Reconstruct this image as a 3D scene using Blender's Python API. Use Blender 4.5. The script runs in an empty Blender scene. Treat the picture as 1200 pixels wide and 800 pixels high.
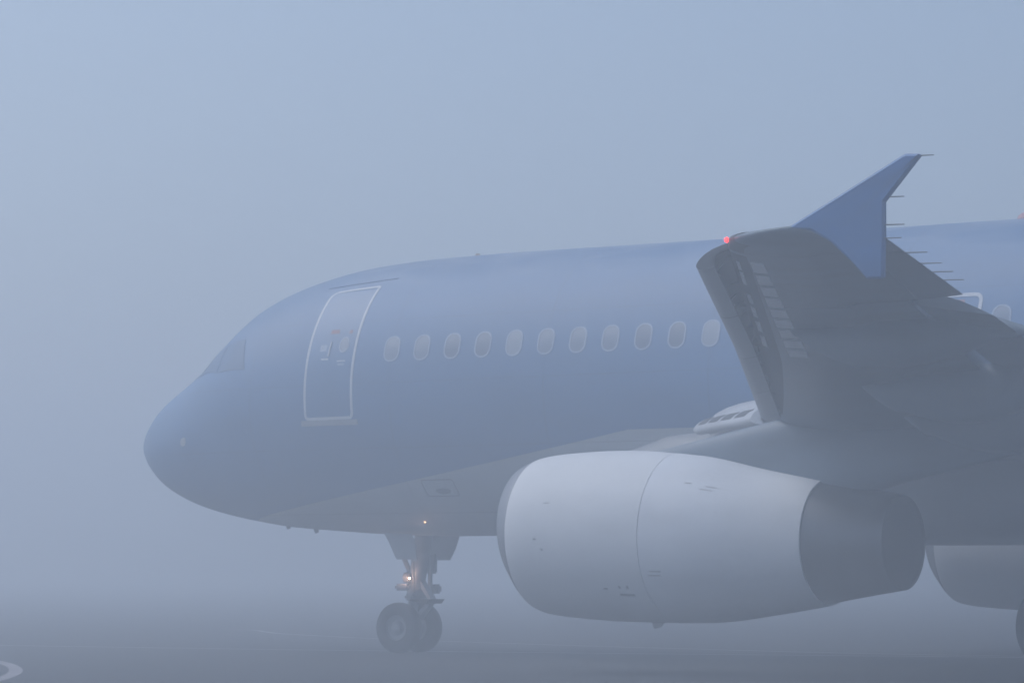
import bpy, bmesh, math, random
import numpy as np
random.seed(7)
R = math.radians
scn = bpy.context.scene
COL = scn.collection

# ------------------------------------------------------------------ camera
cam = bpy.data.cameras.new("camera")
cam.sensor_width = 36.0
cam.lens = 36.0 * 3629.06 / 1200.0
cam.clip_start = 0.1
cam.clip_end = 6000.0
camo = bpy.data.objects.new("camera", cam)
COL.objects.link(camo)
camo.location = (32.763, -37.698, 1.291)
camo.rotation_euler = (R(90 + 4.1454), 0.0, R(34.3421))
scn.camera = camo

# ------------------------------------------------------------------ sky and sun
SUN_EL, SUN_AZ = 52,250
world = bpy.data.worlds.new("World")
scn.world = world
world.use_nodes = True
wn = world.node_tree.nodes
wl = world.node_tree.links
bg = wn["Background"]
sky = wn.new("ShaderNodeTexSky")
sky.sky_type = 'NISHITA'
sky.sun_disc = False
sky.sun_elevation = R(SUN_EL)
sky.sun_rotation = R(SUN_AZ)
sky.air_density = 1
sky.dust_density = 2.4
sky.ozone_density = 2.5
wl.new(sky.outputs[0], bg.inputs[0])
bg.inputs[1].default_value = 0.12
sun = bpy.data.lights.new("sun", 'SUN')
sun.energy = 1.5
sun.angle = R(60)
sun.color = (0.97, 0.98, 1.0)
suno = bpy.data.objects.new("sun", sun)
COL.objects.link(suno)
suno.location = (0, 0, 60)
suno.rotation_euler = (R(90 - SUN_EL), 0, R(180 - SUN_AZ))
scn.view_settings.view_transform = 'Standard'
scn.view_settings.look = 'None'
scn.view_settings.gamma = 1.0
scn.view_settings.exposure = 0.27
scn.render.engine = 'CYCLES'
scn.cycles.max_bounces = 8
scn.cycles.volume_bounces = 3
scn.cycles.use_denoising = True
FOG_DENSITY = 0.0208

# ------------------------------------------------------------------ materials
def new_mat(name):
    m = bpy.data.materials.new(name)
    m.use_nodes = True
    return m, m.node_tree.nodes, m.node_tree.links, m.node_tree.nodes["Principled BSDF"]

def mat(name, col, rough=0.5, metal=0.0, var=0.10, scale=2.0, coat=0.0, bump=0.0, bscale=40.0, streak=(1, 1, 1)):
    m, n, l, p = new_mat(name)
    tc = n.new("ShaderNodeTexCoord")
    mp = n.new("ShaderNodeMapping")
    mp.inputs['Scale'].default_value = streak
    l.new(tc.outputs['Object'], mp.inputs[0])
    nz = n.new("ShaderNodeTexNoise")
    nz.inputs['Scale'].default_value = scale
    nz.inputs['Detail'].default_value = 6.0
    l.new(mp.outputs[0], nz.inputs['Vector'])
    cr = n.new("ShaderNodeMapRange")
    cr.inputs['From Min'].default_value = 0.3
    cr.inputs['From Max'].default_value = 0.7
    cr.inputs['To Min'].default_value = 1 - var
    cr.inputs['To Max'].default_value = 1 + var
    l.new(nz.outputs[0], cr.inputs['Value'])
    mx = n.new("ShaderNodeMix")
    mx.data_type = 'RGBA'
    mx.blend_type = 'MULTIPLY'
    mx.inputs['Factor'].default_value = 1.0
    mx.inputs['A'].default_value = (*col, 1)
    l.new(cr.outputs[0], mx.inputs['B'])
    l.new(mx.outputs['Result'], p.inputs['Base Color'])
    rr = n.new("ShaderNodeMapRange")
    rr.inputs['To Min'].default_value = max(0.02, rough - 0.08)
    rr.inputs['To Max'].default_value = min(1, rough + 0.08)
    l.new(nz.outputs[0], rr.inputs['Value'])
    l.new(rr.outputs[0], p.inputs['Roughness'])
    p.inputs['Metallic'].default_value = metal
    p.inputs['Coat Weight'].default_value = coat
    p.inputs['Coat Roughness'].default_value = 0.28
    if bump:
        b = n.new("ShaderNodeTexNoise")
        b.inputs['Scale'].default_value = bscale
        b.inputs['Detail'].default_value = 4
        l.new(tc.outputs['Object'], b.inputs['Vector'])
        bn = n.new("ShaderNodeBump")
        bn.inputs['Strength'].default_value = bump
        bn.inputs['Distance'].default_value = 0.01
        l.new(b.outputs[0], bn.inputs['Height'])
        l.new(bn.outputs[0], p.inputs['Normal'])
    return m

BLUE = (0.050, 0.160, 0.335)
GREY = (0.42, 0.45, 0.47)
def livery_mat():
    """blue upper body, light grey belly, split along a rising curved line (paint scheme)"""
    m = mat("fuselage_paint", BLUE, 0.46, var=0.12, scale=0.8, coat=0.08, streak=(0.4, 1, 1.6))
    n, l = m.node_tree.nodes, m.node_tree.links
    p = n["Principled BSDF"]
    mx = p.inputs['Base Color'].links[0].from_node
    tc = [x for x in n if x.type == 'TEX_COORD'][0]
    sep = n.new("ShaderNodeSeparateXYZ")
    l.new(tc.outputs['Object'], sep.inputs[0])
    def M(op, a, b):
        k = n.new("ShaderNodeMath")
        k.operation = op
        for i, s in enumerate((a, b)):
            if isinstance(s, (int, float)):
                k.inputs[i].default_value = s
            else:
                l.new(s, k.inputs[i])
        return k.outputs[0]
    x, z = sep.outputs[0], sep.outputs[2]
    line = M('ADD', M('ADD', M('MULTIPLY', x, 0.118), 1.675), M('MULTIPLY', M('MULTIPLY', x, x), 0.0026))
    f = M('MULTIPLY', M('SUBTRACT', z, M('MINIMUM', line, 3.15)), 120.0)
    cl = n.new("ShaderNodeClamp")
    l.new(f, cl.inputs[0])
    m2 = n.new("ShaderNodeMix")
    m2.data_type = 'RGBA'
    m2.inputs['A'].default_value = (*GREY, 1)
    m2.inputs['B'].default_value = (*BLUE, 1)
    l.new(cl.outputs[0], m2.inputs['Factor'])
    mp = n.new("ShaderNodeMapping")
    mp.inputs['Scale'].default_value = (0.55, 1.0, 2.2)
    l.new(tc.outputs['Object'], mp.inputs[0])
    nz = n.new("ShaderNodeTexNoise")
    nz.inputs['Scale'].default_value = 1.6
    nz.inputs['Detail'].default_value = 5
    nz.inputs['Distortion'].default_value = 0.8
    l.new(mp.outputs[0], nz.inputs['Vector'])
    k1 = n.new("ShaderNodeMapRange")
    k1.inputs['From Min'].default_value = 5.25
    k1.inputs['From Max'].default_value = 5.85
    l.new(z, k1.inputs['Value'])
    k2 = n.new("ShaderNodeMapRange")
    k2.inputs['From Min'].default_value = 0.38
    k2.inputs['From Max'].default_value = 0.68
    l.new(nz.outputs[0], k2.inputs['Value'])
    def seam(v, period, off, half):
        fr = M('FRACT', M('ADD', M('DIVIDE', v, period), off), 0)
        d = M('MULTIPLY', M('ABSOLUTE', M('SUBTRACT', fr, 0.5), 0), period)
        return M('LESS_THAN', d, half)
    sm = M('MAXIMUM', seam(x, 2.665, 0.17, 0.009), seam(z, 0.93, 0.28, 0.007))
    crown_streaks = M('MULTIPLY', M('MULTIPLY', k1.outputs[0], k2.outputs[0]), 0.55)  # paler noise streaks towards the top of the body
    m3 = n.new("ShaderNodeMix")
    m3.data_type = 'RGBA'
    l.new(crown_streaks, m3.inputs['Factor'])
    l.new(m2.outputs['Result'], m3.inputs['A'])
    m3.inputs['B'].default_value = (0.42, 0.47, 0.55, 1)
    m4 = n.new("ShaderNodeMix")
    m4.data_type = 'RGBA'
    m4.blend_type = 'MULTIPLY'
    l.new(M('MULTIPLY', sm, 0.32), m4.inputs['Factor'])
    l.new(m3.outputs['Result'], m4.inputs['A'])
    m4.inputs['B'].default_value = (0.25, 0.25, 0.25, 1)
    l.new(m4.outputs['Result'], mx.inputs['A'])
    return m

def emit(name, col, strength):
    m, n, l, p = new_mat(name)
    p.inputs['Base Color'].default_value = (*col, 1)
    p.inputs['Emission Color'].default_value = (*col, 1)
    p.inputs['Emission Strength'].default_value = strength
    return m

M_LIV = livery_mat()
M_BLUE = mat("blue_paint", (0.018, 0.110, 0.30), 0.42, var=0.14, scale=3, coat=0.1, streak=(0.5, 1, 1.5))
M_WHITE = mat("white_paint", (0.56, 0.59, 0.63), 0.4, var=0.06)
M_GREY = mat("grey_paint", (0.34, 0.36, 0.38), 0.42, var=0.12, scale=1.5, streak=(0.5, 1.4, 1), coat=0.15)
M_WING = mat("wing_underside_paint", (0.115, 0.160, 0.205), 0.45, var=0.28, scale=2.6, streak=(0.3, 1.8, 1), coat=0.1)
M_LGREY = mat("light_grey_paint", (0.60, 0.62, 0.64), 0.36, var=0.08, scale=1.3, coat=0.2)
M_COWL = mat("engine_cowl_paint", (0.72, 0.74, 0.75), 0.62, var=0.07, scale=1.6, coat=0.0, streak=(0.5, 1, 1.5))
M_COWL2 = mat("reverser_cowl_paint", (0.70, 0.73, 0.76), 0.62, var=0.09, scale=1.6, coat=0.0, streak=(0.5, 1, 1.5))
M_LIP = mat("bare_lip_metal", (0.24, 0.25, 0.27), 0.40, metal=0.7, var=0.06)
M_NOZ = mat("heat_stained_metal", (0.10, 0.106, 0.116), 0.36, metal=0.8, var=0.22, scale=2.4, streak=(1.6, 0.6, 0.6))
M_DARK = mat("sooty_metal", (0.02, 0.022, 0.026), 0.6, metal=0.3, var=0.2)
M_CAV = mat("dark_shade_paint", (0.045, 0.06, 0.075), 0.6, var=0.2, scale=5)  # dark tone, carries the painted shade of slat backs and wing nose
M_RUB = mat("tyre_rubber", (0.022, 0.022, 0.023), 0.8, var=0.25, scale=9)
M_HUB = mat("wheel_hub_paint", (0.20, 0.205, 0.21), 0.45, metal=0.3, var=0.15)
M_GEAR = mat("landing_gear_paint", (0.30, 0.31, 0.32), 0.45, metal=0.2, var=0.2, scale=7)
M_STEEL = mat("polished_steel", (0.6, 0.6, 0.6), 0.2, metal=1.0, var=0.05)
M_GLASS = mat("window_pane", (0.15, 0.20, 0.28), 0.18, var=0.05, coat=0.6)
M_PANES = [M_GLASS, mat("pane_blind_down", (0.24, 0.29, 0.36), 0.3, var=.05, coat=.4), mat("pane_dark_cabin", (0.09, 0.13, 0.20), 0.18, var=.05, coat=.6), M_GLASS]
M_CKPT = mat("cockpit_glass", (0.075, 0.15, 0.27), 0.30, var=0.12, scale=3)
M_CKPT.node_tree.nodes["Principled BSDF"].inputs["Specular IOR Level"].default_value = 0.2
M_RIM = mat("window_surround", (0.36, 0.43, 0.54), 0.4, var=0.04)
M_DOOR = mat("door_paint", (0.050, 0.160, 0.33), 0.36, var=0.1, coat=0.3)
M_SLAT = mat("slat_face_paint", (0.36, 0.39, 0.43), 0.42, var=0.10, scale=2)
M_PANEL = mat("pale_panel_and_gap_light", (0.78, 0.82, 0.86), 0.45, metal=0.1, var=0.15, scale=6)  # pale tone for nose panels and for sky light painted into the slat gap
M_RED = mat("red_marking", (0.30, 0.12, 0.13), 0.5)
M_BLACK = mat("grey_rod", (0.10, 0.11, 0.13), 0.5)
M_SLOT = mat("dark_slot", (0.05, 0.055, 0.065), 0.6)
M_NAV = emit("red_navigation_lamp", (1.0, 0.02, 0.02), 6.0)
M_TAXI = emit("taxi_lamp", (1.0, 0.66, 0.42), 40.0)
M_SMALL = emit("amber_lamp", (1.0, 0.55, 0.28), 4.0)

# ------------------------------------------------------------------ mesh helpers (x aft, y to port, z up; port side faces the camera = -Y)
class MB:
    def __init__(s):
        s.v, s.f, s.mi = [], [], []
    def add(s, p):
        s.v.append((float(p[0]), -float(p[1]), float(p[2])))
        return len(s.v) - 1
    def face(s, ids, mi=0):
        s.f.append(tuple(ids)); s.mi.append(mi)
    def loft(s, rings, closed=True, cap0=False, cap1=False, mi=0):
        idx = [[s.add(p) for p in r] for r in rings]
        n = len(idx[0])
        for a, b in zip(idx[:-1], idx[1:]):
            for k in range(n if closed else n - 1):
                j = (k + 1) % n
                s.face((a[k], a[j], b[j], b[k]), mi)
        for flag, r in ((cap0, idx[0]), (cap1, idx[-1])):
            if flag:
                c = s.add(np.mean([[s.v[i][0], -s.v[i][1], s.v[i][2]] for i in r], axis=0))
                for k in range(n):
                    s.face((r[k], r[(k + 1) % n], c), mi)
        return idx
    def revolve(s, prof, centre, axis='y', n=48, mi=0, cap=False):
        """prof: list of (along, radius)"""
        rings = []
        for a, r in prof:
            ring = []
            for k in range(n):
                t = 2 * math.pi * k / n
                if axis == 'y':
                    ring.append((centre[0] + r * math.cos(t), centre[1] + a, centre[2] + r * math.sin(t)))
                elif axis == 'x':
                    ring.append((centre[0] + a, centre[1] + r * math.cos(t), centre[2] + r * math.sin(t)))
                else:
                    ring.append((centre[0] + r * math.cos(t), centre[1] + r * math.sin(t), centre[2] + a))
            rings.append(ring)
        s.loft(rings, True, cap, cap, mi)
    def tube(s, a, b, r0, r1=None, n=16, mi=0):
        a, b = np.array(a, float), np.array(b, float)
        r1 = r0 if r1 is None else r1
        d = (b - a) / np.linalg.norm(b - a)
        u = np.cross(d, [0, 0, 1.0]) if abs(d[2]) < .9 else np.cross(d, [1.0, 0, 0])
        u /= np.linalg.norm(u)
        w = np.cross(d, u)
        e = min(r0, r1) * .25
        L = np.linalg.norm(b - a)
        st = [(0, r0 - e), (e / L, r0), (1 - e / L, r1), (1, r1 - e)]
        s.loft([[a + (b - a) * t + (u * math.cos(q) + w * math.sin(q)) * r for q in np.linspace(0, 2 * math.pi, n, endpoint=False)] for t, r in st], True, True, True, mi)
    def box(s, c, size, bev=0.01, mi=0, rot=None):
        bm = bmesh.new()
        bmesh.ops.create_cube(bm, size=1)
        for v in bm.verts:
            v.co = (v.co.x * size[0], v.co.y * size[1], v.co.z * size[2])
        bmesh.ops.bevel(bm, geom=bm.edges[:], offset=min(bev, min(size) * .3), segments=2, affect='EDGES')
        bm.verts.index_update()
        base = []
        for v in bm.verts:
            p = np.array(v.co)
            if rot is not None:
                p = rot @ p
            base.append(s.add(p + np.array(c)))
        for f in bm.faces:
            s.face([base[v.index] for v in f.verts], mi)
        bm.free()
    def slab(s, poly, axis, thick, mi=0):
        """extrude polygon given as 3-D points along the vector axis*thick"""
        ax = np.array(axis, float) * thick
        a = [s.add(np.array(p)) for p in poly]
        b = [s.add(np.array(p) + ax) for p in poly]
        n = len(a)
        s.face(a, mi); s.face(b[::-1], mi)
        for k in range(n):
            j = (k + 1) % n
            s.face((a[k], a[j], b[j], b[k]), mi)
    def build(s, name, mats, parent=None, smooth=True, angle=35):
        me = bpy.data.meshes.new(name)
        me.from_pydata(s.v, [], s.f)
        if not isinstance(mats, (list, tuple)):
            mats = [mats]
        for m in mats:
            me.materials.append(m)
        me.polygons.foreach_set("material_index", s.mi)
        bm = bmesh.new()
        bm.from_mesh(me)
        bmesh.ops.remove_doubles(bm, verts=bm.verts, dist=1e-5)
        bmesh.ops.recalc_face_normals(bm, faces=bm.faces)
        if smooth:
            for f in bm.faces:
                f.smooth = True
            for e in bm.edges:
                if len(e.link_faces) == 2 and e.calc_face_angle(0) > R(angle):
                    e.smooth = False
        bm.to_mesh(me)
        bm.free()
        o = bpy.data.objects.new(name, me)
        COL.objects.link(o)
        if parent is not None:
            o.parent = parent
        return o

def tag(o, label=None, cat=None, kind=None, group=None):
    for k, v in (("label", label), ("category", cat), ("kind", kind), ("group", group)):
        if v:
            o[k] = v
    return o

def pchip(x, y, xi):
    x, y, xi = np.asarray(x, float), np.asarray(y, float), np.atleast_1d(np.asarray(xi, float))
    h = np.diff(x); d = np.diff(y) / h; m = np.zeros_like(y)
    for i in range(1, len(x) - 1):
        if d[i - 1] * d[i] > 0:
            w1 = 2 * h[i] + h[i - 1]; w2 = h[i] + 2 * h[i - 1]
            m[i] = (w1 + w2) / (w1 / d[i - 1] + w2 / d[i])
    m[0], m[-1] = d[0], d[-1]
    i = np.clip(np.searchsorted(x, xi) - 1, 0, len(x) - 2)
    t = (xi - x[i]) / h[i]
    return (1 + 2 * t) * (1 - t) ** 2 * y[i] + t * (1 - t) ** 2 * h[i] * m[i] + t * t * (3 - 2 * t) * y[i + 1] + t * t * (t - 1) * h[i] * m[i + 1]

# ------------------------------------------------------------------ ground
def ground_mat():
    m, n, l, p = new_mat("damp_asphalt")
    tc = n.new("ShaderNodeTexCoord")
    mp = n.new("ShaderNodeMapping")
    mp.inputs['Scale'].default_value = (0.05, 0.22, 1)
    mp.inputs['Rotation'].default_value = (0, 0, R(8))
    l.new(tc.outputs['Object'], mp.inputs[0])
    a = n.new("ShaderNodeTexNoise"); a.inputs['Scale'].default_value = 1.0; a.inputs['Detail'].default_value = 5
    l.new(mp.outputs[0], a.inputs['Vector'])
    b = n.new("ShaderNodeTexNoise"); b.inputs['Scale'].default_value = 60.0; b.inputs['Detail'].default_value = 8
    l.new(tc.outputs['Object'], b.inputs['Vector'])
    r1 = n.new("ShaderNodeValToRGB")
    r1.color_ramp.elements[0].position = .3; r1.color_ramp.elements[0].color = (0.016, 0.019, 0.024, 1)
    r1.color_ramp.elements[1].position = .7; r1.color_ramp.elements[1].color = (0.034, 0.038, 0.045, 1)
    l.new(a.outputs[0], r1.inputs[0])
    mr = n.new("ShaderNodeMapRange"); mr.inputs['To Min'].default_value = .6; mr.inputs['To Max'].default_value = 1.4
    l.new(b.outputs[0], mr.inputs['Value'])
    mx = n.new("ShaderNodeMix"); mx.data_type = 'RGBA'; mx.blend_type = 'MULTIPLY'; mx.inputs['Factor'].default_value = 1
    l.new(r1.outputs[0], mx.inputs['A']); l.new(mr.outputs[0], mx.inputs['B'])
    br = n.new("ShaderNodeTexBrick")
    br.offset = 0.0
    br.inputs['Scale'].default_value = 1.0
    br.inputs['Brick Width'].default_value = 7.5
    br.inputs['Row Height'].default_value = 7.5
    br.inputs['Mortar Size'].default_value = 0.035
    br.inputs['Color1'].default_value = (1, 1, 1, 1)
    br.inputs['Color2'].default_value = (0.82, 0.83, 0.86, 1)
    br.inputs['Mortar'].default_value = (0.35, 0.35, 0.36, 1)
    mp2 = n.new("ShaderNodeMapping")
    mp2.inputs['Rotation'].default_value = (0, 0, R(6))
    l.new(tc.outputs['Object'], mp2.inputs[0]); l.new(mp2.outputs[0], br.inputs['Vector'])
    mj = n.new("ShaderNodeMix"); mj.data_type = 'RGBA'; mj.blend_type = 'MULTIPLY'; mj.inputs['Factor'].default_value = 1
    l.new(mx.outputs['Result'], mj.inputs['A']); l.new(br.outputs['Color'], mj.inputs['B'])
    l.new(mj.outputs['Result'], p.inputs['Base Color'])
    rr = n.new("ShaderNodeMapRange"); rr.inputs['To Min'].default_value = .65; rr.inputs['To Max'].default_value = .9
    l.new(a.outputs[0], rr.inputs['Value']); l.new(rr.outputs[0], p.inputs['Roughness'])
    bn = n.new("ShaderNodeBump"); bn.inputs['Strength'].default_value = .5; bn.inputs['Distance'].default_value = .01
    l.new(b.outputs[0], bn.inputs['Height']); l.new(bn.outputs[0], p.inputs['Normal'])
    return m
g = MB()
N = 24
gi = [[g.add((-1000 + 2000 * i / N, -1000 + 2000 * j / N, 0)) for j in range(N + 1)] for i in range(N + 1)]
for i in range(N):
    for j in range(N):
        g.face((gi[i][j], gi[i + 1][j], gi[i + 1][j + 1], gi[i][j + 1]))
tag(g.build("ground", ground_mat(), smooth=False), "damp dark asphalt apron fading into the fog", None, 'structure')

def worn_paint(name, col):
    m = mat(name, col, 0.7, var=0.25, scale=3)
    return m
M_MARK = worn_paint("worn_marking_paint", (0.27, 0.25, 0.26))
M_MARK2 = worn_paint("faded_marking_paint", (0.40, 0.40, 0.41))
def marking(name, pts, width, m, label):
    b = MB()
    P = np.array(pts, float)
    t = np.gradient(P, axis=0); t /= np.linalg.norm(t, axis=1)[:, None]
    nrm = np.c_[-t[:, 1], t[:, 0]]
    A, B = P + nrm * width / 2, P - nrm * width / 2
    rows = [[(a[0], a[1], .004), (c[0], c[1], .004)] for a, c in zip(A, B)]
    b.loft(rows, closed=False)
    return tag(b.build(name, m, smooth=False), label, None, 'structure')
ang = np.radians(np.linspace(-120, 40, 260))
marking("taxiway_curve_marking", [(-13.06 + 26 * math.cos(a), 27.08 + 26 * math.sin(a)) for a in ang], .17, M_MARK, "pale curved taxi line at the photo's lower left corner")
xs = np.linspace(-60, 40, 120)
yl = np.interp(xs, [-60, -2.8, 5.76, 10.24, 12.5, 40], [2.5, .5, -.46, -1.9, -2.6, -8])
yl = np.convolve(np.pad(yl, 6, mode='edge'), np.ones(13) / 13, 'valid')
marking("taxiway_line_marking", np.c_[xs, yl], .15, M_MARK2, "thin faded taxi line running past the nose wheels")
cv = [(-7.6, -11.2), (-7.35, -11.5), (-7.0, -11.3), (-4.6, -9.1), (-2.6, -7.9), (-.57, -6.8), (3, -5.4), (7, -4.2), (12, -3.3), (20, -4)]
tt = np.linspace(0, len(cv) - 1, 120)
marking("taxiway_branch_marking", np.c_[pchip(range(len(cv)), [c[0] for c in cv], tt), pchip(range(len(cv)), [c[1] for c in cv], tt)], .13, M_MARK2, "thin pale curved line on the apron beyond the nose wheels")

# ------------------------------------------------------------------ the aeroplane
jet = bpy.data.objects.new("passenger_jet", None)
COL.objects.link(jet)
jet.empty_display_size = 2
tag(jet, "dark blue and grey twin-engine passenger jet standing in thick fog on the apron", "airplane")

K = [0, .03, .1, .25, .5, .9, 1.4, 1.9, 2.4, 3, 3.8, 4.8, 6, 7.5, 9.5, 12, 23, 26, 29, 32, 35, 37.0, 37.5]
ZT = [3.16, 3.275, 3.385, 3.54, 3.74, 3.995, 4.266, 4.561, 5.004, 5.396, 5.654, 5.82, 5.888, 5.903, 5.895, 5.888, 5.888, 5.88, 5.87, 5.84, 5.72, 5.55, 5.40]
ZB = [3.16, 3.04, 2.935, 2.80, 2.60, 2.368, 2.181, 2.061, 1.971, 1.888, 1.829, 1.77, 1.735, 1.74, 1.74, 1.74, 1.74, 1.95, 2.5, 3.25, 4.15, 4.8, 5.1]
W = [0, .155, .285, .465, .72, 1.064, 1.322, 1.514, 1.646, 1.79, 1.886, 1.954, 1.975, 1.975, 1.975, 1.975, 1.975, 1.93, 1.72, 1.30, .72, .3, .12]
sK = np.sqrt(K)
def prof(x):
    q = np.sqrt(np.clip(x, 0, 37.5))
    return float(pchip(sK, W, q)[0]), float(pchip(sK, ZT, q)[0]), float(pchip(sK, ZB, q)[0])
def S(x, th, off=0.0):
    w, zt, zb = prof(x)
    zm, h = (zt + zb) / 2, (zt - zb) / 2
    p = np.array([x, w * math.cos(th), zm + h * math.sin(th)])
    if off:
        n = np.array([0, math.cos(th) / max(w, .01), math.sin(th) / max(h, .01)]); n /= np.linalg.norm(n)
        if x < 6:
            e = .01
            w2, zt2, zb2 = prof(x + e)
            q = np.array([x + e, w2 * math.cos(th), (zt2 + zb2) / 2 + (zt2 - zb2) / 2 * math.sin(th)])
            tx = (q - p) / e
            tth = np.array([0, -w * math.sin(th), h * math.cos(th)])
            n = np.cross(tth, tx); n /= np.linalg.norm(n)
            if n[1] * math.cos(th) + n[2] * math.sin(th) < 0:
                n = -n
        p = p + n * off
    return p
def TH(x, z):
    w, zt, zb = prof(x)
    zm, h = (zt + zb) / 2, (zt - zb) / 2
    return math.asin(max(-1, min(1, (z - zm) / h)))

b = MB()
sx = np.r_[np.linspace(0, 1, 70) ** 2 * 6.0, np.linspace(6.2, 22.8, 60), np.linspace(23, 37.5, 60)]
b.loft([[S(x, t) for t in np.linspace(0, 2 * math.pi, 160, endpoint=False)] for x in sx], True, True, True)
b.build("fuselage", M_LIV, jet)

def patch(b, quad, off, n=10, m=10, skirt=.02, mi=0):
    """a raised panel on the body skin: quad = four (x, z) corners, order bl, br, tr, tl"""
    q = [(x, TH(x, z)) for x, z in quad]
    rows = []
    for i in range(n + 1):
        u = i / n
        row = []
        for j in range(m + 1):
            v = j / m
            x = (1-u)*(1-v)*q[0][0] + u*(1-v)*q[1][0] + u*v*q[2][0] + (1-u)*v*q[3][0]
            t = (1-u)*(1-v)*q[0][1] + u*(1-v)*q[1][1] + u*v*q[2][1] + (1-u)*v*q[3][1]
            row.append((x, t))
        rows.append(row)
    top = b.loft([[S(x, t, off) for x, t in r] for r in rows], closed=False, mi=mi)
    edge = [rows[i][0] for i in range(n + 1)] + [rows[n][j] for j in range(1, m + 1)] + [rows[i][m] for i in range(n - 1, -1, -1)] + [rows[0][j] for j in range(m - 1, 0, -1)]
    b.loft([[S(x, t, off) for x, t in edge], [S(x, t, off - skirt) for x, t in edge]], True, mi=mi)

RB = 2.0
def band(b, path, width, off, closed=True, skirt=.015, mi=0):
    """painted or fitted strip along (x, s) points, s = arc length round the body / RB"""
    P = np.array(path, float)
    if closed:
        t = np.roll(P, -1, 0) - np.roll(P, 1, 0)
    else:
        t = np.gradient(P, axis=0)
    t /= np.linalg.norm(t, axis=1)[:, None]
    nn = np.c_[-t[:, 1], t[:, 0]]
    A, B = P + nn * width / 2, P - nn * width / 2
    sec = [[S(a[0], a[1] / RB, off - skirt), S(a[0], a[1] / RB, off), S(c[0], c[1] / RB, off), S(c[0], c[1] / RB, off - skirt)] for a, c in zip(A, B)]
    if closed:
        sec.append(sec[0])
    b.loft(sec, closed=False, mi=mi)

def rrect(x0, x1, s0, s1, r, n=8, dens=0.08):
    """rounded rectangle path, r = corner radii bl, br, tr, tl"""
    pts = []
    for (cx, cy, rr, a0) in ((x1 - r[1], s0 + r[1], r[1], -90), (x1 - r[2], s1 - r[2], r[2], 0), (x0 + r[3], s1 - r[3], r[3], 90), (x0 + r[0], s0 + r[0], r[0], 180)):
        for k in range(n + 1):
            a = R(a0 + 90 * k / n)
            pts.append((cx + rr * math.cos(a), cy + rr * math.sin(a)))
    out = []
    for p, q in zip(pts, pts[1:] + pts[:1]):
        m = max(1, int(math.dist(p, q) / dens))
        for k in range(m):
            out.append((p[0] + (q[0] - p[0]) * k / m, p[1] + (q[1] - p[1]) * k / m))
    return out

def disc_patch(b, path, off, skirt=.01, mi=0):
    """filled rounded patch on the skin"""
    P = np.array(path); c = P.mean(0)
    rings = [[S(*(c + (p - c) * f * np.array([1, 1 / 1.0]))[:1], (c + (p - c) * f)[1] / RB, off) for p in P] for f in (1, .75, .5, .25)]
    idx = b.loft(rings, True, False, True, mi)
    b.loft([[S(p[0], p[1] / RB, off) for p in P], [S(p[0], p[1] / RB, off - skirt) for p in P]], True, mi=mi)

# cabin windows
for i in range(20):
    x = 6.205 + .5334 * i
    s = TH(x, 4.416) * RB
    b = MB()
    band(b, rrect(x - .128, x + .128, s - .178, s + .178, (.115,) * 4, 8, .05), .022, .007)
    wdw = b.build("window", M_RIM, jet)
    b = MB()
    disc_patch(b, rrect(x - .118, x + .118, s - .168, s + .168, (.108,) * 4, 8, .05), .003)
    b.build("pane", M_PANES[(i * 7 + i // 3) % 4], wdw)

# forward passenger door
dx0, dx1 = 4.655, 5.525
ds0, ds1 = TH(5.1, 3.44) * RB, TH(5.1, 5.37) * RB
b = MB()
patch(b, [(dx0 + .02, 3.46), (dx1 - .02, 3.46), (dx1 - .02, 5.33), (dx0 + .02, 5.33)], .006, 10, 30, .012)
door = b.build("door", M_DOOR, jet)
b = MB()
band(b, rrect(dx0, dx1, ds0, ds1, (.06, .06, .03, .13), 6, .06), .044, .006)
b.build("door_outline", M_WHITE, door)
b = MB()
patch(b, [(dx0 - .09, 3.335), (dx1 + .09, 3.335), (dx1 + .09, 3.415), (dx0 - .09, 3.415)], .012, 10, 2, .02)
b.build("sill_plate", mat("scuffed_sill", (0.30, 0.33, 0.37), .4, var=.1), door)
b = MB()
sh = TH(5.05, 4.455) * RB
band(b, [(5.062, sh + .11), (5.054, sh), (5.046, sh - .11)], .022, .02, closed=False)
b.build("door_handle", M_WHITE, door)
b = MB()
so = TH(5.31, 4.51) * RB
band(b, [(5.31 + .085 * math.cos(a), so + .115 * math.sin(a)) for a in np.linspace(0, 2 * math.pi, 28, endpoint=False)], .016, .011)
b.build("door_window_ring", M_RIM, door)
b = MB()
disc_patch(b, [(5.31 + .075 * math.cos(a), so + .105 * math.sin(a)) for a in np.linspace(0, 2 * math.pi, 28, endpoint=False)], .0095)
b.build("door_window", M_GLASS, door)
for x, z, w, h, mm in ((5.08, 4.71, .16, .06, M_RED), (5.38, 4.70, .06, .05, M_RED), (4.985, 4.305, .14, .025, M_WHITE), (5.30, 4.27, .16, .02, M_WHITE), (5.30, 4.22, .12, .03, M_RIM), (4.93, 4.47, .12, .10, M_RIM)):
    b = MB()
    patch(b, [(x - w / 2, z - h / 2), (x + w / 2, z - h / 2), (x + w / 2, z + h / 2), (x - w / 2, z + h / 2)], .0085, 3, 3, .01)
    b.build("door_placard", mm, door)
# rain gutter over the door
b = MB()
band(b, [(x, TH(x, z) * RB) for x, z in zip(np.linspace(4.45, 5.75, 16), np.linspace(5.425, 5.515, 16))], .018, .010, closed=False, skirt=.015)
b.build("rain_gutter", M_BLUE, jet)
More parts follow.
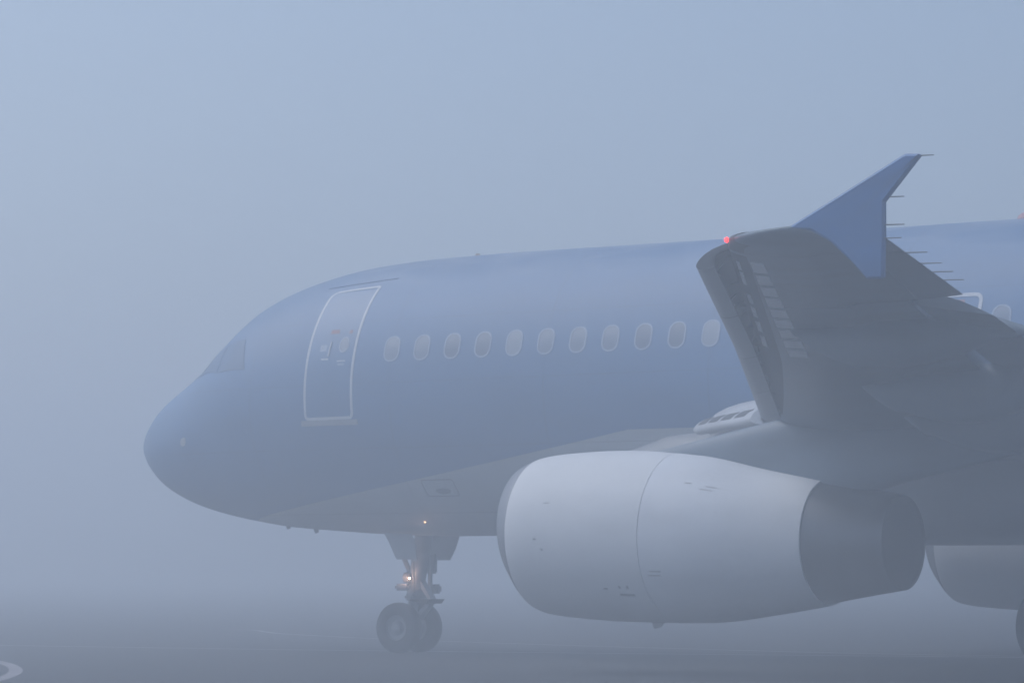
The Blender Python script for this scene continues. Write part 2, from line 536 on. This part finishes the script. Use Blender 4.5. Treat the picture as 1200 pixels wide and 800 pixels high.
# over-wing exit
b = MB()
e0, e1 = TH(15.2, 3.75) * RB, TH(15.2, 4.755) * RB
band(b, rrect(14.97, 15.49, e0, e1, (.09,) * 4, 6, .06), .05, .008)
ex = b.build("overwing_exit", M_WHITE, jet)
b = MB()
patch(b, [(15.06, 4.63), (15.26, 4.63), (15.26, 4.69), (15.06, 4.69)], .007, 3, 3, .01)
b.build("exit_placard", M_RED, ex)
# cockpit glazing, both sides
for side in (1, -1):
    for quad in ([(2.74, 4.20), (3.36, 4.22), (3.16, 4.70), (2.72, 4.62)], [(2.20, 4.20), (2.69, 4.20), (2.67, 4.61), (2.33, 4.55)], [(1.66, 4.16), (2.15, 4.19), (2.27, 4.56), (1.92, 4.46)]):
        b = MB()
        patch(b, quad, .008, 8, 8, .02)
        if side < 0:
            b.v = [(x, -y, z) for x, y, z in b.v]
        b.build("cockpit_window", M_CKPT, jet)
# nose sensor plate, access hatch, lamp, drain masts, antenna, beacon
b = MB()
s0 = TH(1.97, 3.18) * RB
disc_patch(b, [(1.97 + .07 * math.cos(a), s0 + .10 * math.sin(a)) for a in np.linspace(0, 2 * math.pi, 24, endpoint=False)], .006)
b.build("sensor_plate", mat("bare_sensor_metal", (.5, .52, .55), .3, metal=.6), jet)
b = MB()
h0, h1 = TH(6.8, 2.30) * RB, TH(6.8, 2.53) * RB
band(b, rrect(6.47, 7.03, h0, h1, (.04,) * 4, 4, .06), .014, .004)
hatch = b.build("service_hatch", mat("hatch_seam", (.16, .17, .19), .5), jet)
b = MB()
s0 = TH(6.78, 2.37) * RB
disc_patch(b, [(6.78 + .13 * math.cos(a), s0 + .055 * math.sin(a)) for a in np.linspace(0, 2 * math.pi, 24, endpoint=False)], .005)
b.build("hatch_recess", mat("hatch_recess", (.13, .15, .17), .5), hatch)
b = MB()
b.revolve([(0, .0), (.005, .012), (.015, .013), (.025, .008), (.03, 0)], S(6.046, TH(6.046, 1.94), .0) - np.array([0, -.0, .02]), 'z', 12)
b.build("belly_lamp", M_SMALL, jet)
for x, zz in ((2.75, 1.935), (3.3, 1.868)):
    b = MB()
    b.slab([(x, -.012, zz + .02), (x + .10, -.012, zz + .02), (x + .10, -.012, zz - .06), (x + .05, -.012, zz - .075)], (0, 1, 0), .024)
    b.build("drain_mast", M_DARK, jet)
b = MB()
b.slab([(6.32, -.01, 5.87), (6.43, -.01, 5.87), (6.42, -.01, 5.94), (6.37, -.01, 5.945)], (0, 1, 0), .024)
b.build("blade_antenna", mat("antenna_paint", (.45, .33, .25), .5), jet)
b = MB()
b.revolve([(-.03, .15), (.0, .15), (.05, .13), (.09, .08), (.105, 0)], (15.32, 0, 5.885), 'z', 24)
b.build("beacon", mat("red_beacon_lens", (.35, .13, .15), .35), jet)

# belly fairing
def bf(x):
    e = min(1, max(0, (x - 9.55) / 1.9)); e = e * e * (3 - 2 * e)
    f = min(1, max(0, (21.5 - x) / 2.6)); f = f * f * (3 - 2 * f)
    g_ = min(e, f)
    hw = 1.80 + .26 * g_
    zb = 1.80 - .23 * g_
    zt = (3.03 + .32 * min(1, max(0, (x - 9.8) / 1.0))) if x < 12 else 3.35
    out = []
    for t in np.linspace(0, 2 * math.pi, 96, endpoint=False):
        c, s_ = math.cos(t), math.sin(t)
        zm = 2.45
        yy = hw * math.copysign(abs(c) ** .55, c)
        zz = zm + (zt - zm if s_ > 0 else zm - zb) * math.copysign(abs(s_) ** .62, s_)
        out.append((x, yy, zz))
    return out
b = MB()
b.loft([bf(x) for x in np.linspace(9.6, 21.5, 70)], True, True, True)
b.build("belly_fairing", M_GREY, jet)

# ------------------------------------------------------------------ wings
LEX = ([1.0, 2.0, 2.5, 3.5, 5.3, 6.3, 16.4, 16.6, 16.75, 16.87, 16.95, 17.0], [10.9, 11.55, 11.95, 12.8, 14.4, 15.05, 20.30, 20.42, 20.62, 20.85, 21.05, 21.23])
LEZ = ([1.0, 2.0, 6.3, 16.6, 17.0], [3.16, 3.14, 3.08, 3.86, 3.88])
TEX = ([1.0, 2.0, 6.4, 17.0], [18.6, 18.7, 19.1, 22.03])
TEZ = ([1.0, 2.0, 6.4, 14.0, 17.0], [2.60, 2.70, 3.14, 3.57, 3.74])
TC = ([1.0, 6.3, 16.4, 17.0], [.135, .115, .105, .07])
def wp(y, c, side, off=0.0):
    xl, zl = np.interp(y, *LEX), np.interp(y, *LEZ)
    xt, zt = np.interp(y, *TEX), np.interp(y, *TEZ)
    t = np.interp(y, *TC)
    ch = xt - xl
    yt = 5 * t * (.2969 * math.sqrt(c) - .126 * c - .3516 * c * c + .2843 * c ** 3 - .1036 * c ** 4)
    if side > 0:
        h = yt * 1.05 + .004 * (c > .99)
    else:
        h = -yt * .95 + .012 * math.sin(math.pi * c) ** 2 * (c > .5)
    return np.array([xl + ch * c, y, zl + (zt - zl) * c + h * ch + side * off])
def section(y, c0, c1, n=26):
    cs = c0 + (c1 - c0) * (1 - np.cos(np.linspace(0, math.pi, n))) / 2
    return [wp(y, c, 1) for c in cs[::-1]] + [wp(y, c, -1) for c in (cs[1:] if c0 == 0 else cs)]
def mirror(b, side):
    if side < 0:
        b.v = [(x, -y, z) for x, y, z in b.v]
    return b

SL = [(6.75, 9.05), (9.07, 11.45), (11.47, 13.85), (13.87, 16.22)]
def slat_sec(y, L, rot, dx, dz, k=1.0):
    up = [(1, 0.02), (.8, .085), (.6, .125), (.4, .14), (.22, .125), (.1, .09), (.02, .04), (0, 0), (.03, -.05), (.10, -.10), (.20, -.135), (.32, -.155)]
    ba = [(.33, -.14), (.27, -.06), (.32, .0), (.45, .04), (.6, .055), (.8, .045), (1.0, 0.005)]
    x0, z0 = np.interp(y, *LEX) + dx, np.interp(y, *LEZ) + dz
    c, s_ = math.cos(rot), math.sin(rot)
    n1 = len(up)
    return [np.array([x0 + L * (a * c - q * s_), y, z0 + L * (a * s_ + q * k * c)]) for a, q in up + ba], n1

for side in (1, -1):
    b = MB()
    ys = [1.0, 1.6, 2.0, 2.25, 2.5, 3.0, 3.5, 4.4, 5.3, 5.8, 6.3, 7.5, 9, 10.5, 12, 13, 14.02]
    b.loft([section(y, 0, .76) for y in ys], True, True, True)
    b.loft([section(y, 0, .80) for y in (14.04, 14.7, 15.5, 16.2, 16.4)], True, True, True)
    b.loft([section(y, 0, 1.0) for y in (16.41, 16.6, 16.75, 16.87, 16.95, 17.0)], True, True, True)
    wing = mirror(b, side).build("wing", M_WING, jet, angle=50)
    # aileron
    b = MB()
    b.loft([section(y, .805, 1.0, 14) for y in (14.06, 14.6, 15.5, 16.39)], True, True, True)
    mirror(b, side).build("aileron", M_WING, wing, angle=50)
    # flaps (two panels, part extended)
    def flap_sec(y, chord_f=.27, aft=.30, down=.18, rot=R(13)):
        xl, xt = np.interp(y, *LEX), np.interp(y, *TEX)
        if y < 6.4:
            chf = 1.35
        else:
            chf = np.interp(y, [6.4, 13.6], [1.25, .80])
        x1 = xt + aft * np.interp(y, [2, 13.6], [1.3, .9]); z1 = np.interp(y, *TEZ) - down
        up = [(1, 0), (.8, .045), (.6, .08), (.4, .10), (.2, .09), (.07, .055), (0, 0), (.05, -.035), (.2, -.05), (.5, -.035), (.8, -.012), (.99, -.006)]
        c, s_ = math.cos(rot), math.sin(rot)
        return [np.array([x1 + ((a - 1) * c + q * s_) * chf, y, z1 + (-(a - 1) * s_ + q * c) * chf]) for a, q in up]
    for ya, yb in ((2.1, 6.35), (6.45, 14.02)):
        b = MB()
        b.loft([flap_sec(y) for y in np.linspace(ya, yb, 6)], True, True, True)
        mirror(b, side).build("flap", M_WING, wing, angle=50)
    # slats
    for ya, yb in SL:
        b = MB()
        rings = []
        for y in np.linspace(ya, yb, 5):
            r_, n1 = slat_sec(y, np.interp(y, [6.7, 16.2], [.72, .50]), R(22), float(np.interp(y, [6.7, 12, 16.2], [-.20, -.22, -.31])), -.125)
            rings.append(r_)
        idx = b.loft(rings, True, True, True)
        n = len(rings[0])
        k = 0
        for ri in range(4):
            for q in range(n):
                if q >= n1 - 1 and q < n - 1:
                    b.mi[ri * n + q] = 1
        for q in range(4 * n, len(b.mi)):
            b.mi[q] = 1  # end caps get the dark tone too, their shade is painted in
        sl = mirror(b, side).build("slat", [M_SLAT, M_CAV], wing, angle=40)
        for y in np.linspace(ya + .45, yb - .45, 2):
            b = MB()
            L = np.interp(y, [6.7, 16.2], [.72, .50])
            x0, z0 = np.interp(y, *LEX) + np.interp(y, [6.7, 12, 16.2], [-.20, -.22, -.31]), np.interp(y, *LEZ) - .125
            rot = R(22); c, s_ = math.cos(rot), math.sin(rot)
            pts = [(.33, -.142), (.27, -.06), (.32, .0), (.45, .04), (.46, .02), (.345, -.015), (.30, -.06), (.345, -.13)]
            b.slab([(x0 + L * (a * c - q * s_), y - .009, z0 + L * (a * s_ + q * c)) for a, q in pts], (0, 1, 0), .018)
            mirror(b, side).build("rib", M_GREY, sl, smooth=False)
    # fixed nose behind the slats, a dark skin paints in its shade
    b = MB()
    cs = [(.07, 1), (.04, 1), (.02, 1), (.008, 1), (0, 1), (.008, -1), (.02, -1), (.05, -1), (.08, -1), (.105, -1)]
    rows = [[wp(y, c if s_ > 0 else c * np.interp(y, [6.7, 11, 16], [.20, .85, 1.0]), s_, .004) + np.array([-.003, 0, 0]) for c, s_ in cs] for y in np.linspace(6.7, 16.3, 40)]
    b.loft(rows, closed=False)
    mirror(b, side).build("nose_shade_skin", M_CAV, wing)
    # sky light through the gap behind the slats, painted as pale strips
    for ya, yb in ((15.62, 15.98), (14.98, 15.52), (14.05, 14.5), (13.35, 13.85), (12.55, 13.1), (11.7, 12.3)):
        b = MB()
        rows = [[wp(y, c, -1, .009) + np.array([-.003, 0, 0]) for c in (.030, .040, .050)] for y in np.linspace(ya, yb, 5)]
        b.loft(rows, closed=False)
        er = rows[0] + [r_[-1] for r_ in rows[1:]] + rows[-1][-2::-1] + [r_[0] for r_ in rows[-2:0:-1]]
        b.loft([er, [q + np.array([0, 0, .014]) for q in er]], True)
        mirror(b, side).build("gap_light_strip", M_PANEL, wing)
    # slat tracks reaching forward from the wing's nose
    for y in np.linspace(7.2, 15.9, 9):
        b = MB()
        p = wp(y, .05, -1)
        b.tube(p + np.array([.16, 0, .03]), p + np.array([-.24, 0, .06]), .022, .018, 10)
        mirror(b, side).build("slat_track", M_CAV, wing)
    # pale panels behind the nose, between the tracks
    for k, y in enumerate((15.85, 15.3, 14.78, 14.26, 13.72, 13.18, 12.62, 12.06, 11.5)):
        b = MB()
        rows = []
        c0 = .112 + .002 * k
        for yy in np.linspace(y - .20, y + .20, 4):
            rows.append([wp(yy, c, -1, .006) for c in np.linspace(c0, c0 + .075, 6)])
        b.loft(rows, closed=False)
        er = [rows[0][j] for j in range(6)] + [rows[i][5] for i in (1, 2, 3)] + [rows[3][j] for j in range(4, -1, -1)] + [rows[i][0] for i in (2, 1)]
        b.loft([er, [e + np.array([0, 0, .012]) for e in er]], True)
        mirror(b, side).build("nose_panel", M_PANEL, wing)
    # pale nose of the wing root above the inner slat
    b = MB()
    cs = [(.22, 1), (.16, 1), (.11, 1), (.07, 1), (.04, 1), (.02, 1), (.008, 1), (0, 1), (.008, -1), (.02, -1)]
    rows = [[wp(y, c, s_, .006) + np.array([-.004, 0, 0]) for c, s_ in cs] for y in np.linspace(2.0, 5.6, 24)]
    b.loft(rows, closed=False)
    mirror(b, side).build("root_nose_skin", M_LGREY, wing)
    # inner slat with its dark slots
    b = MB()
    rings = []
    for y in np.linspace(2.42, 5.50, 8):
        r_, n1 = slat_sec(y, .50, R(17), -.31, -.055, 1.3)
        rings.append(r_)
    b.loft(rings, True, True, True)
    inner = mirror(b, side).build("inner_slat", M_LGREY, wing, angle=40)
    for ya, yb in ((2.62, 3.05), (3.22, 3.68), (3.86, 4.34), (4.52, 4.98)):
        b = MB()
        rr = []
        for y in np.linspace(ya, yb, 4):
            r_, n1 = slat_sec(y, .50, R(17), -.31, -.055, 1.3)
            top = [np.array(p) + np.array([-.004, 0, .006]) for p in r_[3:6]]
            rr.append([top[0], top[1], top[2], top[2] - np.array([0, 0, .012]), top[1] - np.array([0, 0, .012]), top[0] - np.array([0, 0, .012])])
        b.loft(rr, True, True, True)
        mirror(b, side).build("slot", M_SLOT, inner)
    # flap track fairings
    for y, c0, c1, w, h in ((12.9, .17, 1.20, .18, .24), (9.4, .34, 1.18, .21, .30), (6.9, .42, 1.12, .21, .32)):
        b = MB()
        rings = []
        for t in np.linspace(0, 1, 30):
            e = float(pchip([0, .06, .15, .3, .45, .65, .85, 1], [.02, .28, .58, .88, 1, .82, .42, .04], t)[0])
            c = c0 + (c1 - c0) * t
            base = wp(y, min(c, 1.0), -1)
            if c > 1:
                base = base + np.array([(c - 1) * (np.interp(y, *TEX) - np.interp(y, *LEX)), 0, -.25 * (c - 1) * 2])
            dz = -h * .62 * e - .07 * t
            rings.append([(base[0], y + w * e * math.cos(a), base[2] + dz + h * e * math.sin(a)) for a in np.linspace(0, 2 * math.pi, 28, endpoint=False)])
        b.loft(rings, True, True, True)
        mirror(b, side).build("flap_track_fairing", M_WING, wing)
    # wing tip fence
    out = [(21.23, 3.886), (22.18, 4.354), (22.215, 4.366), (22.32, 4.358), (22.335, 4.345), (22.032, 4.017), (22.03, 3.74), (22.02, 3.452), (21.995, 3.44), (21.876, 3.446), (21.75, 3.582), (21.565, 3.748), (21.40, 3.84)]
    P = np.array(out); c = P.mean(0)
    def ring(f, y):
        return [(p[0], y, p[1]) for p in c + (P - c) * f]
    b = MB()
    n_ = len(out)
    # keep the outline, bevel the edge by insetting along the normal
    t = np.roll(P, -1, 0) - np.roll(P, 1, 0); t /= np.linalg.norm(t, axis=1)[:, None]
    nn = np.c_[t[:, 1], -t[:, 0]]
    if np.sum((P - c) * nn) < 0:
        nn = -nn
    Q = P - nn * .018
    rings = [[(p[0], 16.985, p[1]) for p in Q], [(p[0], 17.005, p[1]) for p in P], [(p[0], 17.03, p[1]) for p in P], [(p[0], 17.045, p[1]) for p in Q]]
    ii = b.loft(rings, True)
    b.face(ii[0]); b.face(ii[-1][::-1])
    fence = mirror(b, side).build("winglet", M_BLUE, wing, smooth=False)
    # static wicks
    b_specs = [((22.27, 17.02, 4.348), .17), ((22.02, 17.02, 4.055), .17), ((22.02, 17.02, 3.845), .17), ((21.93, 17.03, 3.745), .24)]
    for y in (16.3, 15.75, 15.3, 14.85):
        p = wp(y, 1.0, 1)
        b_specs.append(((p[0] - .02, y, p[2]), .20))
    for p, L in b_specs:
        b = MB()
        b.tube(p, (p[0] + L, p[1], p[2] - .006), .006, .004, 8)
        mirror(b, side).build("static_wick", M_BLACK, wing)
    # navigation lamp
    b = MB()
    p = wp(16.56, .0, 1)
    b.revolve([(-.022, 0), (-.016, .014), (0, .021), (.016, .014), (.022, 0)], (p[0] - .012, 16.56, p[2] + .012), 'z', 16)
    mirror(b, side).build("navigation_lamp", M_NAV if side > 0 else emit("green_navigation_lamp", (.05, 1, .2), 12), wing)
    b = MB()
    rr = []
    for y in (16.43, 16.5, 16.56, 16.62, 16.68):
        rr.append([wp(y, c, s_, .008) + np.array([-.006, 0, 0]) for c, s_ in [(.10, 1), (.06, 1), (.03, 1), (.01, 1), (0, 1), (.01, -1), (.03, -1), (.06, -1), (.10, -1)]])
    b.loft(rr, closed=False)
    mirror(b, side).build("lamp_housing", M_CAV, wing)

# ------------------------------------------------------------------ engines
ET = np.array([0, .02, .06, .14, .28, .5, .72, 1.0])
ER = [.70, .83, .959, 1.008, 1.037, 1.0, .825, .559]
EZ = [1.80, 1.742, 1.674, 1.668, 1.656, 1.618, 1.577, 1.562]
EX0, EX1 = 11.20, 16.38
def eng(x, k=0.0):
    t = np.sqrt((x - EX0) / (EX1 - EX0))
    return float(pchip(np.sqrt(ET), ER, t)[0]) + k, float(pchip(np.sqrt(ET), EZ, t)[0])
def ering(x, y0, k=0.0, n=96, tilt=0.0):
    r, zc = eng(x, k)
    return [(x + tilt * math.sin(a), y0 + r * math.cos(a), zc + r * math.sin(a)) for a in np.linspace(0, 2 * math.pi, n, endpoint=False)]
for y0 in (5.75, -5.75):
    sg = 1 if y0 > 0 else -1
    b = MB()
    b.loft([ering(x, y0) for x in 11.47 + (13.40 - 11.47) * np.linspace(0, 1, 26)], True)
    r, zc = eng(13.40)
    b.loft([ering(13.40, y0), ering(13.40, y0, -.03)], True)
    b.loft([ering(11.47, y0), ering(11.47, y0, -.03)], True)
    engine = b.build("engine", M_COWL, jet)
    # inlet lip
    b = MB()
    rings = [ering(x, y0, -.004) for x in EX0 + (11.48 - EX0) * np.linspace(1, 0, 16) ** 1.7]
    for x, r in ((11.24, .70), (11.35, .755 - .06), (11.55, .70), (11.9, .74), (12.2, .80)):
        zc = eng(max(x, 11.4))[1]
        rings.append([(x, y0 + r * math.cos(a), zc + r * math.sin(a)) for a in np.linspace(0, 2 * math.pi, 96, endpoint=False)])
    b.loft(rings, True)
    b.build("inlet_lip", M_LIP, engine)
    b = MB()
    b.revolve([(-.45, 0), (-.35, .12), (-.1, .24), (.0, .28), (.01, .83), (.05, .83)], (12.15, y0, 1.67), 'x', 48)
    b.build("fan", M_DARK, engine)
    # reverser cowl
    b = MB()
    b.loft([ering(13.412, y0, -.04), ering(13.412, y0, .003)] + [ering(x, y0, .003) for x in np.linspace(13.43, 15.42, 26)] + [ering(15.42, y0, -.03), ering(15.0, y0, -.06)], True)
    b.build("reverser_cowl", M_COWL2, engine)
    # exhaust nozzle
    b = MB()
    b.loft([ering(x, y0, -.025 + .012 * (x - 15.2)) for x in np.linspace(15.2, EX1, 20)], True)
    noz = b.build("exhaust_nozzle", M_NOZ, engine)
    b = MB()
    rr = [ering(EX1 - .002, y0, -.012), ering(EX1 - .02, y0, -.035)]
    for x, k in ((16.1, .52), (15.6, .56), (15.0, .6)):
        rr.append([(x, y0 + k * math.cos(a), 1.57 + k * math.sin(a)) for a in np.linspace(0, 2 * math.pi, 96, endpoint=False)])
    b.loft(rr, True, False, True)
    b.build("exhaust_liner", M_DARK, engine)
    # small hatches and vents on the cowls
    def cowl_patch(x0, x1, a0, a1, name, m_, k=.004):
        b = MB()
        rows = []
        for x in np.linspace(x0, x1, 5):
            r, zc = eng(x, k)
            rows.append([(x, y0 + sg * r * math.cos(a), zc + r * math.sin(a)) for a in np.linspace(R(a0), R(a1), 5)])
        b.loft(rows, closed=False)
        inner_ = []
        for x in np.linspace(x0, x1, 5):
            r, zc = eng(x, k - .01)
            inner_.append([(x, y0 + sg * r * math.cos(a), zc + r * math.sin(a)) for a in np.linspace(R(a0), R(a1), 5)])
        def rim(rows):
            return rows[0] + [rw[-1] for rw in rows[1:]] + rows[-1][-2::-1] + [rw[0] for rw in rows[-2:0:-1]]
        b.loft([rim(rows), rim(inner_)], True)
        b.build(name, m_, engine)
    for x, a, w, h in ((12.08, 22, .09, .8), (11.95, -3, .05, 1.2), (12.05, -10, .03, 1.6), (12.85, -37, .06, 1.2), (13.05, -35.5, .025, 2.4), (13.16, -35.5, .025, 2.4), (13.12, -42, .20, 2.0),
                       (13.60, -23, .16, .8), (13.58, -26, .16, .8), (14.25, 40, .14, .9), (14.20, 37, .16, .9), (13.95, 41, .10, .9)):
        cowl_patch(x - w / 2, x + w / 2, a - h / 2, a + h / 2, "cowl_vent", M_GEAR, .005)
    b = MB()
    r, zc = eng(13.05)
    zb = zc - r
    b.slab([(12.98, y0 - .012, zb + .02), (13.18, y0 - .012, zb + .02), (13.10, y0 - .012, zb - .06), (13.02, y0 - .012, zb - .075)], (0, 1, 0), .024)
    b.build("drain_mast", M_GEAR, engine)
    # pylon
    b = MB()
    rings = []
    for x in np.linspace(13.0, 18.2, 30):
        t = (x - 13.0) / 5.2
        hw = .05 + .17 * math.sin(math.pi * min(.5, t * 1.6 + .03)) * (1 if t < .7 else max(.15, 1 - (t - .7) / .3))
        zt = np.interp(x, [13.0, 13.6, 14.6, 15.1, 16.5, 18.2], [2.66, 2.78, 2.98, 3.06, 2.98, 2.84])
        zb = np.interp(x, [13.0, 15.5, 16.4, 18.2], [2.2, 2.0, 2.25, 2.62])
        zm, hh = (zt + zb) / 2, (zt - zb) / 2
        rings.append([(x, y0 + hw * math.copysign(abs(math.cos(a)) ** .6, math.cos(a)), zm + hh * math.copysign(abs(math.sin(a)) ** .6, math.sin(a))) for a in np.linspace(0, 2 * math.pi, 32, endpoint=False)])
    b.loft(rings, True, True, True)
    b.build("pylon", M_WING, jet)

# ------------------------------------------------------------------ nose gear
def wheel(cx, cy, r, w, hubr, outer):
    b = MB()
    h = w / 2
    pr = [(-h * .75, hubr), (-h * .95, hubr + .03), (-h, r * .80), (-h * .90, r * .93), (-h * .62, r * .985), (-h * .3, r), (-h * .28, r * .992), (-h * .25, r), (0, r), (h * .25, r), (h * .28, r * .992), (h * .3, r), (h * .62, r * .985), (h * .90, r * .93), (h, r * .80), (h * .95, hubr + .03), (h * .75, hubr)]
    b.revolve(pr, (cx, cy, r), 'y', 64)
    ty = b.build("tyre", M_RUB, None, angle=60)
    b = MB()
    b.revolve([(-h * .6, .0), (-h * .62, hubr * .45), (-h * .35, hubr * .6), (-h * .45, hubr * .9), (-h * .78, hubr * 1.03), (h * .78, hubr * 1.03), (h * .45, hubr * .9), (h * .35, hubr * .6), (h * .75, hubr * .38), (h * .8, hubr * .2), (h * .8, 0)], (cx, cy, r), 'y', 40)
    hb = b.build("hub", M_HUB, None)
    return ty, hb
def wheel_part(parent, name, cx, cy, r, w, hubr):
    ty, hb = wheel(cx, cy, r, w, hubr, True)
    ty.name = name
    ty.parent = parent
    hb.parent = ty
GX = 5.14
for cy in (.26, -.26):
    wheel_part(jet, "nose_wheel", GX, cy, .375, .225, .19)
b = MB()
b.tube((GX, 0, .37), (GX + .14, 0, 1.05), .08, n=20)
b.tube((GX + .09, 0, .80), (GX + .28, 0, 1.85), .125, .135, n=24)
b.tube((GX, -.36, .375), (GX, .36, .375), .05, n=16)
b.revolve([(-.06, .10), (-.05, .14), (.05, .14), (.06, .10)], (GX + .13, 0, .98), 'z', 24)
GXT = GX + .11
gear = b.build("nose_gear", M_GEAR, jet)
b = MB()
b.tube((GXT - .02, .05, 1.12), (GXT - .24, .12, 1.62), .035, .04)
b.tube((GXT + .02, -.09, 1.05), (GXT - .24, -.17, 1.62), .028, .03)
b.build("drag_brace", M_GEAR, gear)
b = MB()
b.slab([(GXT + .10, -.07, .50), (GXT + .34, -.04, .74), (GXT + .30, -.04, .78), (GXT + .06, -.07, .58)], (0, 1, 0), .13)
b.slab([(GXT + .10, -.07, 1.02), (GXT + .34, -.04, .74), (GXT + .36, -.04, .80), (GXT + .12, -.07, 1.10)], (0, 1, 0), .13)
b.build("torque_link", M_GEAR, gear)
b = MB()
b.box((GXT + .02, 0, .83), (.16, .44, .10), .03)
b.box((GXT - .03, .28, .98), (.26, .10, .10), .03)
b.box((GXT + .10, -.30, .95), (.26, .16, .14), .03)
b.tube((GXT + .05, .12, .88), (GXT + .05, .12, 1.36), .03)
b.tube((GXT + .20, -.10, .90), (GXT + .20, -.10, 1.45), .035)
b.build("steering_actuator", M_GEAR, gear)
b = MB()
b.slab([(GXT + .02, -.20, .78), (GXT + .34, -.20, .735), (GXT + .40, -.20, .80), (GXT + .06, -.20, .80)], (0, 1, 0), .40)
b.build("mud_guard", M_RUB, gear)
for yy in (.16, -.16):
    b = MB()
    b.revolve([(.06, .03), (.03, .075), (-.02, .085), (-.045, .08)], (GXT - .02, yy, 1.12), 'x', 24, cap=True)
    b.build("lamp_housing", M_GEAR, gear)
b = MB()
b.revolve([(-.016, 0), (-.011, .011), (0, .015), (.011, .011), (.016, 0)], (5.335, .27, 1.113), 'z', 16)
lamp = b.build("taxi_lamp", M_TAXI, gear)
for cy in (.47,):
    b = MB()
    b.slab([(5.02, cy, 1.79), (5.52, cy, 1.77), (5.585, cy, 1.67), (5.635, cy, 1.392), (5.27, cy, 1.392), (5.24, cy, 1.42), (5.11, cy, 1.66)], (0, 1, 0), .022)
    b.build("gear_door", M_GREY, gear, smooth=False)
b = MB()
b.slab([(4.95, -.47, 1.79), (5.75, -.47, 1.79), (5.66, -.47, 1.55), (5.56, -.47, 1.381), (4.98, -.47, 1.381), (4.9, -.47, 1.6)], (0, 1, 0), .022)
b.build("gear_door", M_GREY, gear, smooth=False)
b = MB()
b.box((5.42, -.18, 1.33), (.16, .10, .30), .02)
b.build("door_linkage", M_GEAR, gear)

# ------------------------------------------------------------------ main gear
for sg in (1, -1):
    b = MB()
    b.tube((17.71, sg * 3.8, .58), (17.71, sg * 3.8, 1.5), .09, .09)
    b.tube((17.71, sg * 3.8, 1.2), (17.60, sg * 3.75, 2.85), .15, .17)
    b.tube((17.71, sg * 3.3, .585), (17.71, sg * 4.3, .585), .08, .08)
    b.tube((17.70, sg * 3.75, 1.5), (17.65, sg * 2.0, 2.4), .07, .07)
    b.slab([(17.3, sg * 3.98, 1.15), (18.0, sg * 3.98, 1.15), (18.1, sg * 3.98, 2.7), (17.1, sg * 3.98, 2.7)], (0, sg, 0), .03)
    mg = b.build("main_gear", M_GEAR, jet)
    for d in (-.465, .465):
        wheel_part(jet, "main_wheel", 17.71, sg * 3.8 + d, .585, .42, .29)

# ------------------------------------------------------------------ tail (outside the picture, part of the same aeroplane)
def foil(x, c, t, n=18):
    cs = (1 - np.cos(np.linspace(0, math.pi, n))) / 2
    yt = [5 * t * c * (.2969 * math.sqrt(q) - .126 * q - .3516 * q * q + .2843 * q ** 3 - .1036 * q ** 4) for q in cs]
    return [(x + q * c, h) for q, h in zip(cs[::-1], yt[::-1])] + [(x + q * c, -h) for q, h in zip(cs[1:-1], yt[1:-1])]
b = MB()
b.loft([[(x, h, z) for x, h in foil(xx, c, .10)] for z, xx, c in ((5.2, 29.2, 6.6), (6.2, 30.2, 5.7), (11.6, 34.6, 2.2), (11.75, 34.9, 1.8))], True, True, True)
b.build("tail_fin", M_BLUE, jet, angle=50)
for sg in (1, -1):
    b = MB()
    b.loft([[(x, sg * yy, 4.9 + yy * .105 + h) for x, h in foil(xx, c, .10)] for yy, xx, c in ((.3, 31.7, 4.1), (6.1, 34.9, 1.6), (6.22, 35.1, 1.2))], True, True, True)
    b.build("tailplane", M_LGREY, jet, angle=50)

# ------------------------------------------------------------------ lit lamps seen in the photograph
def lamp_light(name, loc, col, watts, size, parent):
    L = bpy.data.lights.new(name, 'POINT')
    L.energy = watts; L.color = col; L.shadow_soft_size = size; L.specular_factor = 0.0
    o = bpy.data.objects.new(name, L)
    COL.objects.link(o)
    o.location = (loc[0], -loc[1], loc[2])
    o.parent = parent
    return o
lamp_light("taxi_lamp_glow", (5.30, .36, 1.113), (1.0, .55, .38), 2.0, .03, jet)
nl = wp(16.56, 0, 1)
lamp_light("navigation_lamp_glow", (nl[0] - .07, 16.60, nl[2] + .01), (1, .05, .04), 0.35, .03, jet)

# ------------------------------------------------------------------ fog
b = MB()
b.box((0, 0, 5.75), (2100, 2100, 13.5), 0.0001)
b = MB()
lo, hi, h0, h1 = -1050, 1050, -1.0, 12.6
c8 = [b.add(p) for p in ((lo, lo, h0), (hi, lo, h0), (hi, hi, h0), (lo, hi, h0), (lo, lo, h1), (hi, lo, h1), (hi, hi, h1), (lo, hi, h1))]
for f in ((0, 1, 2, 3), (4, 5, 6, 7), (0, 1, 5, 4), (1, 2, 6, 5), (2, 3, 7, 6), (3, 0, 4, 7)):
    b.face([c8[k] for k in f])
mf = bpy.data.materials.new("fog_air")
mf.use_nodes = True
nt = mf.node_tree
nt.nodes.remove(nt.nodes["Principled BSDF"])
pv = nt.nodes.new("ShaderNodeVolumePrincipled")
pv.inputs['Color'].default_value = (.86,.92,.98, 1)
pv.inputs['Density'].default_value = FOG_DENSITY
pv.inputs['Anisotropy'].default_value = 0.5
nt.links.new(pv.outputs[0], nt.nodes["Material Output"].inputs['Volume'])
fog = b.build("haze", mf, smooth=False)
tag(fog, "thick pale blue fog filling the air over the whole apron", None, 'stuff')
